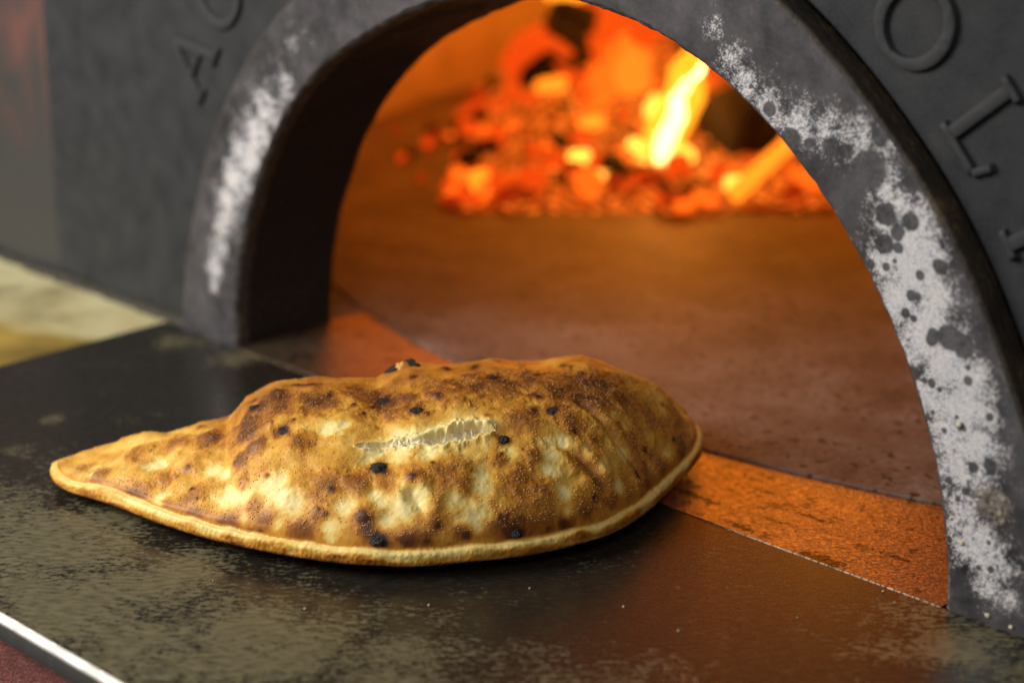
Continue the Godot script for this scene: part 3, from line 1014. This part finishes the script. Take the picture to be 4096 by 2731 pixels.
const BROWN := [92, 16, 102, 6.8, 104, 25, 104, 4.3, 110, 22, 110, 5.0, 125, 19, 120, 6.1, 30, 17, 40, 5.0, 75, 22, 82, 6.1, 50, 16, 65, 6.5, 98, 31, 90, 4.3, 137, 36, 111, 7.9, 96, 36, 76, 6.5, 45, 25, 30, 5.7, 66, 30, 34, 6.5, 81, 34, 42, 6.5, 101, 47, 58, 9.3, 112, 55, 49, 10.1, 133, 57, 58, 11.5, 157, 57, 53, 10.8, 126, 49, 83, 5.7, 75, 14, 91, 5.7, 45, 14, 63, 4.3, 61, 22, 62, 4.3, 18, 14, 22, 3.6, 147, 38, 110, 4.3, 133, 26, 119, 4.3, 105, 43, 77, 5.7, 188, 28, 128, 7.8, 191, 44, 111, 8.9, 231, 26, 123, 11.1, 234, 21, 124, 8.2, 227, 39, 111, 6.7, 234, 45, 102, 3.1, 259, 39, 99, 7.1, 264, 31, 104, 7.1, 257, 23, 114, 5.9, 291, 24, 80, 8.2, 302, 24, 61, 6.7, 153, 27, 125, 4.8, 154, 22, 129, 5.6, 153, 39, 111, 6.7, 163, 39, 112, 5.9, 199, 39, 116, 4.5, 173, 58, 68, 10.4, 196, 63, 64, 10.4, 219, 63, 60, 11.9, 247, 62, 58, 14.9, 271, 58, 53, 14.9, 288, 47, 49, 11.9, 301, 38, 43, 10.4, 316, 32, 27, 8.9, 232, 56, 81, 8.9, 255, 52, 81, 6.7, 284, 39, 71, 6.7, 197, 21, 131, 4.5, 176, 17, 134, 5.9, 220, 19, 129, 5.9, 247, 19, 120, 5.2, 271, 22, 104, 4.5, 317, 22, 38, 5.9, 319, 14, 40, 4.5, 266, 45, 85, 4.5, 178, 41, 114, 5.2, 218, 45, 105, 3.7]
const PALE := [55, 24, 47, 5.7, 84, 30, 69, 5.0, 90, 30, 76, 4.3, 93, 25, 93, 6.5, 99, 28, 97, 4.3, 112, 33, 102, 6.5, 115, 30, 107, 6.5, 122, 29, 112, 5.7, 146, 30, 120, 4.7, 138, 21, 124, 3.9, 23, 16, 26, 2.3, 24, 15, 37, 1.8, 59, 17, 73, 3.2, 59, 15, 76, 2.2, 140, 52, 80, 4.3, 147, 53, 78, 3.6, 99, 19, 105, 2.5, 114, 20, 115, 2.9, 138, 17, 126, 2.9, 116, 35, 101, 4.3, 162, 32, 121, 3.6, 178, 34, 123, 7.1, 170, 30, 125, 6.7, 165, 26, 128, 5.2, 159, 34, 118, 3.0, 194, 31, 125, 5.2, 202, 26, 128, 5.6, 209, 40, 114, 4.5, 208, 37, 118, 4.5, 201, 55, 91, 6.7, 213, 55, 88, 5.2, 190, 53, 94, 6.7, 175, 51, 93, 6.7, 161, 47, 95, 5.9, 171, 47, 101, 5.9, 185, 48, 104, 5.9, 222, 47, 102, 4.5, 241, 48, 94, 4.5, 243, 44, 100, 4.5, 241, 40, 106, 3.7, 250, 48, 91, 3.0, 261, 43, 93, 3.0, 269, 35, 96, 3.3, 276, 25, 98, 3.3, 278, 48, 65, 3.3, 282, 43, 68, 3.0, 280, 35, 82, 3.7, 247, 30, 113, 3.7, 198, 26, 129, 4.5, 248, 22, 118, 2.2, 205, 22, 130, 3.0, 199, 64, 60, 2.2, 157, 45, 99, 3.7]

var BAKED := []
var FOLDS := [[Vector2(0.219, 0.090), Vector2(0.240, 0.091), Vector2(0.256, 0.096), Vector2(0.268, 0.104)], [Vector2(0.262, 0.066), Vector2(0.278, 0.078), Vector2(0.292, 0.082)], [Vector2(0.285, 0.052), Vector2(0.302, 0.058), Vector2(0.316, 0.048)], [Vector2(0.176, 0.121), Vector2(0.180, 0.127)]]

func outline(n_front: int, n_back: int) -> PackedVector2Array:
	var pts := PackedVector2Array()
	for k in range(0, SEAM.size(), 2):
		pts.append(Vector2(SEAM[k], SEAM[k + 1]))
	var m := pts.size()
	var fine := PackedVector2Array()
	var front_end := 0
	for i in m:
		if i == 19:
			front_end = fine.size()
		for j in 24:
			fine.append(pts[i].cubic_interpolate(pts[(i + 1) % m], pts[(i + m - 1) % m], pts[(i + 2) % m], j / 24.0))
	fine.append(fine[0])
	var len := PackedFloat32Array([0.0])
	for i in fine.size() - 1:
		len.append(len[i] + fine[i].distance_to(fine[i + 1]))
	var out := PackedVector2Array()
	var mid := len[front_end]
	var all := len[len.size() - 1]
	var k := 0
	for i in n_front + n_back:
		var s := mid * i / n_front if i < n_front else mid + (all - mid) * (i - n_front) / n_back
		while k < len.size() - 2 and len[k + 1] < s:
			k += 1
		out.append(fine[k].lerp(fine[k + 1], (s - len[k]) / maxf(len[k + 1] - len[k], 1e-9)))
	return out

func bake(brown: float, char: float, grain: float) -> Color:
	# cream, straw, gold, toffee, brown, dark brown (linear)
	var ramp := [Color(0.87, 0.72, 0.32), Color(0.80, 0.56, 0.155), Color(0.66, 0.345, 0.050), Color(0.48, 0.195, 0.022), Color(0.27, 0.092, 0.013), Color(0.12, 0.038, 0.009)]
	var t := clampf(brown, 0.0, 0.9999) * 5.0
	var k := int(t)
	var c: Color = (ramp[k] as Color).lerp(ramp[k + 1], t - k)
	c = c * (1.0 + grain)
	return c.lerp(Color(0.022, 0.013, 0.009), char)

func calzone() -> void:
	var o := thing("calzone", TIP, "golden baked calzone with black blisters and a torn slit", "calzone")
	o.basis = Basis(AXIS_U, Vector3.UP, AXIS_V)
	var nf := 1000
	var nb := 300
	var nt := nf + nb
	var nr := 190
	var edge := outline(nf, nb)
	# buckets of marks by place
	var cells := {}
	var marks := []
	for a in [[CHAR, 0], [DARK, 1], [BROWN, 2], [PALE, 3]]:
		for k in range(0, a[0].size(), 4):
			var r: float = a[0][k + 3] / 1000.0
			var c := Vector3(a[0][k], a[0][k + 1], a[0][k + 2]) / 1000.0
			marks.append([a[1], c, r])
			var reach: float = r * [2.8, 2.4, 3.2, 3.2][a[1]] + 0.003
			for x in range(int(floor((c.x - reach) / 0.01)), int(floor((c.x + reach) / 0.01)) + 1):
				for z in range(int(floor((c.z - reach) / 0.01)), int(floor((c.z + reach) / 0.01)) + 1):
					var key := Vector2i(x, z)
					if not cells.has(key):
						cells[key] = []
					cells[key].append(marks.size() - 1)
	# the well browned top, along the ridge
	for k in 18:
		var ux := 0.095 + k * 0.0105
		BAKED.append([ux, 0.006 + 0.006 * sin(k * 1.7), 0.017])
		BAKED.append([ux, 0.036 + 0.012 * sin(k * 2.1), 0.018 + 0.004 * sin(k * 1.3)])
	var lumps := noise(24.0, 501, 3)
	var warp := noise(85.0, 502, 3)
	var patch := noise(48.0, 503, 4)
	var grit := noise(420.0, 504, 3)
	var fine := noise(1100.0, 505, 2)
	var cell := noise(260.0, 506, 1, FastNoiseLite.TYPE_CELLULAR)
	var p := PackedVector3Array()
	var col := PackedColorArray()
	var toast := PackedFloat32Array()
	# rim section: outward offset, height (for a 13.5 mm edge), toast
	var rim := [[-0.0033, 0.0148], [-0.0030, 0.0141], [-0.0025, 0.0138], [-0.0018, 0.0138], [-0.0011, 0.0136], [-0.0005, 0.0131], [-0.0001, 0.0124], [0.0001, 0.0116], [0.0002, 0.0108], [0.0002, 0.0100], [0.0001, 0.0092], [0.0, 0.0084], [-0.0003, 0.0077], [-0.0008, 0.0070], [-0.0016, 0.0065], [-0.004, 0.0058], [-0.010, 0.0042], [-0.018, 0.0018], [-0.026, 0.0004], [-0.034, 0.0003]]
	var nrow := nr + rim.size()
	var nrm := PackedVector2Array()
	var spine := PackedVector2Array()
	for u in nt:
		var t := edge[(u + 3) % nt] - edge[(u + nt - 3) % nt]
		nrm.append(Vector2(-t.y, t.x).normalized())
		var cu := 0.045 + clampf(edge[u].x / 0.338, 0.0, 1.0) * 0.245
		spine.append(Vector2(cu, table(cu, [0.04, 0.08, 0.12, 0.16, 0.2, 0.24, 0.29], [0.018, 0.026, 0.034, 0.038, 0.040, 0.038, 0.022])))
	# the outline runs front first, from the left tip to the right: its outside is where the normal points away from the spine
	if nrm[nf / 2].dot(edge[nf / 2] - spine[nf / 2]) < 0.0:
		for u in nt:
			nrm[u] = -nrm[u]
	for v in nrow:
		for u in nt:
			var e := edge[u]
			var c := spine[u]
			var k := 1.0 - 0.32 * (1.0 - smoothstep(0.0, 0.032, e.x))
			var q: Vector3
			if v < nr:
				var rho := v / (nr - 1.0)
				rho = 1.0 - (1.0 - rho) * (1.0 - rho) * 0.35 - (1.0 - rho) * 0.65
				var inner := e - nrm[u] * 0.0035
				var f := c.lerp(inner, rho)
				var h := table(f.x, CREST_U, CREST_H) * pow(maxf(0.0, 1.0 - rho * rho), 0.62)
				var soft := minf(1.0, (1.0 - rho) * 4.0)
				h -= 0.015 * exp(-((f.x - 0.296) / 0.032) ** 2 - ((f.y + 0.004 - (f.x - 0.296) * 0.25) / 0.008) ** 2) * soft
				h += 0.006 * exp(-((f.x - 0.300) / 0.020) ** 2 - ((f.y + 0.026) / 0.012) ** 2) * soft
				q = Vector3(f.x, 0.0155 * k + h - 0.002 * minf(1.0, h * 80.0), f.y)
				# marks
				var brown := 0.40 + 0.24 * patch.get_noise_3dv(q) + 0.10 * warp.get_noise_3dv(q)
				var black := 0.0
				var puff := 0.0
				var top_b := 0.0
				var ridge := 0.0
				var top_p := 0.0
				var wv := warp.get_noise_3dv(q * 1.4)
				var wv2 := patch.get_noise_3dv(q * 6.0)
				var list: Array = cells.get(Vector2i(int(floor(q.x / 0.01)), int(floor(q.z / 0.01))), [])
				for mi in list:
					var mk: Array = marks[mi]
					var d: float = q.distance_to(mk[1]) / mk[2] * (1.0 + 0.55 * wv)
					match mk[0]:
						0:
							black = maxf(black, smoothstep(1.3, 0.7, d + 0.25 * wv2))
							brown += 0.55 * exp(-d * d * 0.42)
						1:
							black = maxf(black, 0.6 * smoothstep(1.0, 0.1, d + 0.2 * wv2))
							brown += 0.50 * exp(-d * d * 0.9)
							puff += 0.0006 * exp(-d * d * 1.2)
						2:
							top_b = maxf(top_b, smoothstep(1.75, 0.30, d + 0.30 * wv2))
						3:
							top_p = maxf(top_p, smoothstep(1.75, 0.25, d + 0.30 * wv2))
				for bk in BAKED:
					var dx: float = (q.x - bk[0]) / bk[2]
					if absf(dx) < 1.3:
						var dz: float = (q.z - bk[1]) / (bk[2] * 1.25)
						ridge = maxf(ridge, smoothstep(1.3, 0.55, sqrt(dx * dx + dz * dz) * (1.0 + 0.4 * wv)))
				brown += 0.23 * ridge
				brown += 0.31 * top_b * (1.0 - 0.5 * top_p) - 0.40 * top_p * (1.0 - 0.45 * top_b)
				puff += 0.0011 * top_b - 0.0007 * top_p
				brown += 0.16 * smoothstep(0.955, 0.985, rho) + grit.get_noise_3dv(q) * 0.07
				# the torn slit
				var tt := (q.x - 0.150) / 0.068
				var pale_in := 0.0
				if tt > 0.0 and tt < 1.0 and rho < 0.95 and q.z > 0.03:
					var vc := table(q.x, [0.150, 0.169, 0.181, 0.189, 0.201, 0.209, 0.218], [0.0925, 0.0925, 0.0962, 0.0958, 0.0930, 0.0912, 0.0910])
					var wd := (0.0020 + 0.0034 * smoothstep(0.45, 0.8, tt)) * pow(sin(PI * tt), 0.55) * (1.0 + 0.5 * patch.get_noise_1d(q.x * 3.0))
					var off := (q.z - vc) / wd + 0.5 * wv
					pale_in = smoothstep(1.15, 0.75, absf(off))
					var pit := cell.get_noise_3dv(q)
					puff -= pale_in * (0.0022 + 0.0036 * smoothstep(0.4, 0.7, tt) + 0.0030 * pit + 0.0012 * grit.get_noise_3dv(q))
					# lips
					puff += 0.0012 * exp(-((off + 1.5) / 0.5) ** 2) + 0.0010 * exp(-((off - 1.4) / 0.5) ** 2)
					brown -= 0.3 * exp(-(off / 2.6) ** 2)
				var grain := 0.07 * fine.get_noise_3dv(q) + 0.05 * grit.get_noise_3dv(q * 1.7)
				var cc := bake(brown, black, grain)
				if pale_in > 0.0:
					cc = cc.lerp(Color(0.78, 0.68, 0.44) * (1.0 + 0.5 * grit.get_noise_3dv(q)), pale_in)
				# folds that run down the right-hand side from the slit
				for fold in FOLDS:
					var near := 1e9
					for fk in fold.size() - 1:
						near = minf(near, Geometry2D.get_closest_point_to_segment(Vector2(q.x, q.z), fold[fk], fold[fk + 1]).distance_to(Vector2(q.x, q.z)))
					if near < 0.012:
						near += 0.0012 * wv
						puff += -0.0021 * exp(-(near / 0.0024) ** 2) + 0.0011 * exp(-((near - 0.0058) / 0.003) ** 2)
				# relief
				var outw := (e - c).normalized()
				var dir := Vector3(outw.x * rho * rho, 0.75, outw.y * rho * rho).normalized()
				var amt := (0.0024 * lumps.get_noise_3dv(q) + 0.0013 * warp.get_noise_3dv(q * 0.55) + puff) * minf(1.0, (1.0 - rho) * 9.0) + 0.00010 * grit.get_noise_3dv(q) + 0.00006 * fine.get_noise_3dv(q)
				q += dir * amt
				p.append(q)
				col.append(cc)
				toast.append(brown if black < 0.3 and pale_in < 0.1 else -1.0)
			else:
				var rr: Array = rim[v - nr]
				var s := (v - nr) / 14.0
				var pos := Vector3(e.x, rr[1], e.y)
				var wave: float = lumps.get_noise_3d(e.x * 2.0, 3.0, e.y * 2.0)
				var w2: float = warp.get_noise_3d(e.x * 0.45, 5.0 + s * 0.022, e.y * 0.45)
				var out: float = rr[0] + (0.0012 * wave + 0.0007 * w2) * minf(1.0, s * 2.0) + 0.00035 * grit.get_noise_3dv(pos)
				var y: float = rr[1] * k + (0.0009 * wave + 0.0006 * w2) * (1.0 if s < 1.1 else 0.0)
				if s > 1.1:
					y = maxf(y, 0.0004)
				var f := e + nrm[u] * out
				pos = Vector3(f.x, y, f.y)
				p.append(pos)
				var g: float = grit.get_noise_3dv(pos)
				var low := smoothstep(0.34, 0.60, s + 0.2 * w2 + 0.16 * wave)
				var brown := lerpf(0.10 + 0.2 * maxf(0.0, w2), 0.56 + 0.4 * w2 + 0.3 * g, low) + 0.5 * smoothstep(0.86, 1.0, s) * maxf(0.0, 0.4 + patch.get_noise_3d(e.x * 0.6, 9.0, e.y * 0.6) * 1.6) * (1.0 - smoothstep(0.06, 0.2, e.x) * 0.6) + 0.35 * smoothstep(0.62, 0.95, s) * (1.0 - smoothstep(0.10, 0.2, e.x))
				brown += 0.45 * (1.0 - smoothstep(0.0, 0.3, s)) * (1.0 - smoothstep(0.0, 0.12, s))
				if s > 1.15:
					brown = 0.5 + 0.3 * g
				col.append(bake(brown, 0.0, 0.12 * fine.get_noise_3dv(pos) + 0.15 * g))
				toast.append(-1.0)
	var m := StandardMaterial3D.new()
	m.vertex_color_use_as_albedo = true
	m.roughness = 0.5
	m.metallic_specular = 0.42
	m.subsurf_scatter_enabled = true
	m.subsurf_scatter_strength = 0.04
	var crust := part("crust", grid(nt, nrow, p, PackedVector2Array(), col, true), m, o)
	# charred blisters, each a raised bead
	var cm := relief(plain(0.014, 0.012, 0.012, 0.38), mats.fine, 0.05)
	triplanar(cm, 60.0)
	for k in range(0, CHAR.size(), 4):
		var c := Vector3(CHAR[k], CHAR[k + 1], CHAR[k + 2]) / 1000.0
		# settle it on the crust
		var best := 0
		var bd := 1e9
		for i in range(0, nr * nt, 3):
			var d := p[i].distance_squared_to(c)
			if d < bd:
				bd = d
				best = i
		var up := Vector3(0, 0.8, (p[best].z - 0.035) / 0.1 * 0.9).normalized()
		var r: float = CHAR[k + 3] / 1000.0
		var bl := part("char_blister", blister(600 + k), cm, o)
		var x := up.cross(Vector3(0, 0, 1)).normalized() if absf(up.z) < 0.9 else Vector3(1, 0, 0)
		bl.transform = Transform3D(Basis(x, up, x.cross(up)).scaled_local(Vector3(r * 0.98, r * (0.48 if k / 4 in [0, 3, 4, 5] else 0.26), r * 0.82)), p[best] - up * r * 0.08)
	# strands of crumb across the slit
	var sm := plain(0.80, 0.72, 0.50, 0.6)
	for k in 5:
		var x := 0.158 + 0.060 * rng.randf()
		var vc := table(x, [0.150, 0.169, 0.181, 0.189, 0.201, 0.209, 0.218], [0.0925, 0.0925, 0.0962, 0.0958, 0.0930, 0.0912, 0.0910])
		var pts := []
		for s in [-0.0042, -0.0018, 0.0014, 0.0040]:
			var want := Vector3(x + rng.randf_range(-0.0028, 0.0028), 0.052, vc + s * (0.6 + 0.4 * smoothstep(0.18, 0.2, x)))
			var bi := 0
			var bd := 1e9
			for i in range(0, nr * nf, 7):
				var d := Vector2(p[i].x - want.x, p[i].z - want.z).length_squared()
				if d < bd and p[i].y > 0.03:
					bd = d
					bi = i
			pts.append(p[bi])
		# lift the middle of the strand clear of the bottom of the slit
		for e in [1, 2]:
			pts[e] = pts[0].lerp(pts[3], e / 3.0) - Vector3(0, rng.randf_range(0.0006, 0.0022), 0)
		var tube := PackedVector3Array()
		for v in 4:
			for u in 6:
				var a := TAU * u / 6.0
				var r := 0.00024 * (2.4 if v == 0 or v == 3 else 1.0)
				tube.append(pts[v] + Vector3(cos(a) * r * 1.3, sin(a) * r, sin(a) * r * 0.4))
		part("crumb_strand", grid(6, 4, tube, PackedVector2Array(), PackedColorArray(), true), sm, o)
	# burnt flap standing up on the ridge
	for a in [[0.1735, 0.022, 0.0046, 0.0022, 0.0026, 0.55], [0.1785, 0.023, 0.0034, 0.0034, 0.0016, -0.25], [0.1825, 0.021, 0.0050, 0.0034, 0.0022, -0.15]]:
		var bi := 0
		var bd := 1e9
		for i in range(0, nr * nt, 3):
			var d := Vector2(p[i].x - a[0], p[i].z - a[1]).length_squared()
			if d < bd:
				bd = d
				bi = i
		var fl := part("burnt_flap", blister(int(a[0] * 9000.0)), cm if a[0] != 0.1785 else plain(0.66, 0.36, 0.07, 0.6), o)
		fl.transform = Transform3D(Basis(Vector3(0, 0, 1), a[5]).scaled_local(Vector3(a[2], a[3], a[4])), p[bi] - Vector3(0, 0.0004, 0))
	# the tiny bubbles of the crust
	var mm := MultiMesh.new()
	mm.transform_format = MultiMesh.TRANSFORM_3D
	mm.use_colors = true
	var ball := SphereMesh.new()
	ball.radius = 1.0
	ball.height = 2.0
	ball.radial_segments = 8
	ball.rings = 5
	mm.mesh = ball
	var xf := []
	var cl := []
	while xf.size() < 16000:
		var i := rng.randi_range(nt * 8, nr * nt - nt * 5)
		if rng.randf() > 0.12 + 0.88 * float(i) / (nr * nt):
			continue
		if toast[i] < 0.0 or rng.randf() > clampf(toast[i] * 1.6 - 0.3, 0.04, 1.0):
			continue
		if p[i].z < -0.02 and rng.randf() < 0.5:
			continue
		var r := 0.00017 + 0.00036 * pow(rng.randf(), 2.6)
		xf.append(Transform3D(Basis().scaled(Vector3(r, r * 0.8, r)), p[i] - Vector3(0, r * 0.15, 0)))
		var c := col[i].lerp(Color(0.85, 0.60, 0.26), rng.randf_range(0.1, 0.42))
		cl.append(c)
	mm.instance_count = xf.size()
	for i in xf.size():
		mm.set_instance_transform(i, xf[i])
		mm.set_instance_color(i, cl[i])
	var bub := MultiMeshInstance3D.new()
	bub.name = "crust_bubbles"
	bub.multimesh = mm
	var bm := plain(1, 1, 1, 0.3)
	bm.vertex_color_use_as_albedo = true
	bub.material_override = bm
	bub.set_meta("kind", "stuff")
	o.add_child(bub)

func blister(s: int) -> ArrayMesh:
	var n := noise(1.1, s, 3)
	var p := PackedVector3Array()
	for v in 12:
		for u in 20:
			var a := TAU * u / 20.0
			var b := PI * 0.5 * (1.0 - v / 11.0 * 1.35)
			var d := Vector3(cos(b) * cos(a), sin(b), cos(b) * sin(a))
			p.append(d * (1.0 + 0.45 * n.get_noise_3dv(d * 1.2) + 0.2 * n.get_noise_3dv(d * 3.5)))
	return grid(20, 12, p, PackedVector2Array(), PackedColorArray(), true)

# ------------------------------------------------------------------ crumbs and flecks
func small_bits() -> void:
	var m := plain(0.55, 0.48, 0.36, 0.6)
	var crumb_at := [[87, 160, "in front of the calzone's middle"], [107, 116, "in the calzone's shadow"], [149, 100, "right of the calzone's shadow"], [-106, 187, "under the calzone's left tip"], [-94, 184, "just right of the left tip"], [222, 5, "against the sill near the right arch leg"], [232, 11, "at the foot of the right arch leg"], [0, 212, "below the left part of the rim"], [87, 212, "near the worn middle of the front edge"], [181, 101, "in the orange glow at the bottom"], [210, 54, "in the orange glow before the arch leg"], [51, 201, "on the scratched steel below the rim"]]
	for a in crumb_at:
		var r := rng.randf_range(0.00025, 0.0006)
		var c := part("crumb", coal(900 + a[0], Vector3.ONE), m, self)
		c.transform = Transform3D(Basis(Vector3.UP, rng.randf() * TAU).scaled(Vector3.ONE * r), Vector3(a[0] / 1000.0, r * 0.7, a[1] / 1000.0))
		tag(c, "tiny pale crumb on the shelf, " + a[2], "crumb", "crumbs on the shelf")
	var ring := get_node("pizza_oven/arch_frame")
	for a in [[256.4, 33.7, 1.5], [272.3, 4.5, 1.4], [250.1, 87.3, 1.5], [250.0, 43.4, 0.8], [272.7, 21.8, 0.9], [284.0, 3.0, 1.2]]:
		var f := part("dough_fleck", coal(950 + int(a[0]), Vector3(1, 0.9, 0.6)), m, ring)
		f.transform = Transform3D(Basis().scaled(Vector3.ONE * a[2] * 0.001), Vector3(a[0] / 1000.0, a[1] / 1000.0, 0.0004))
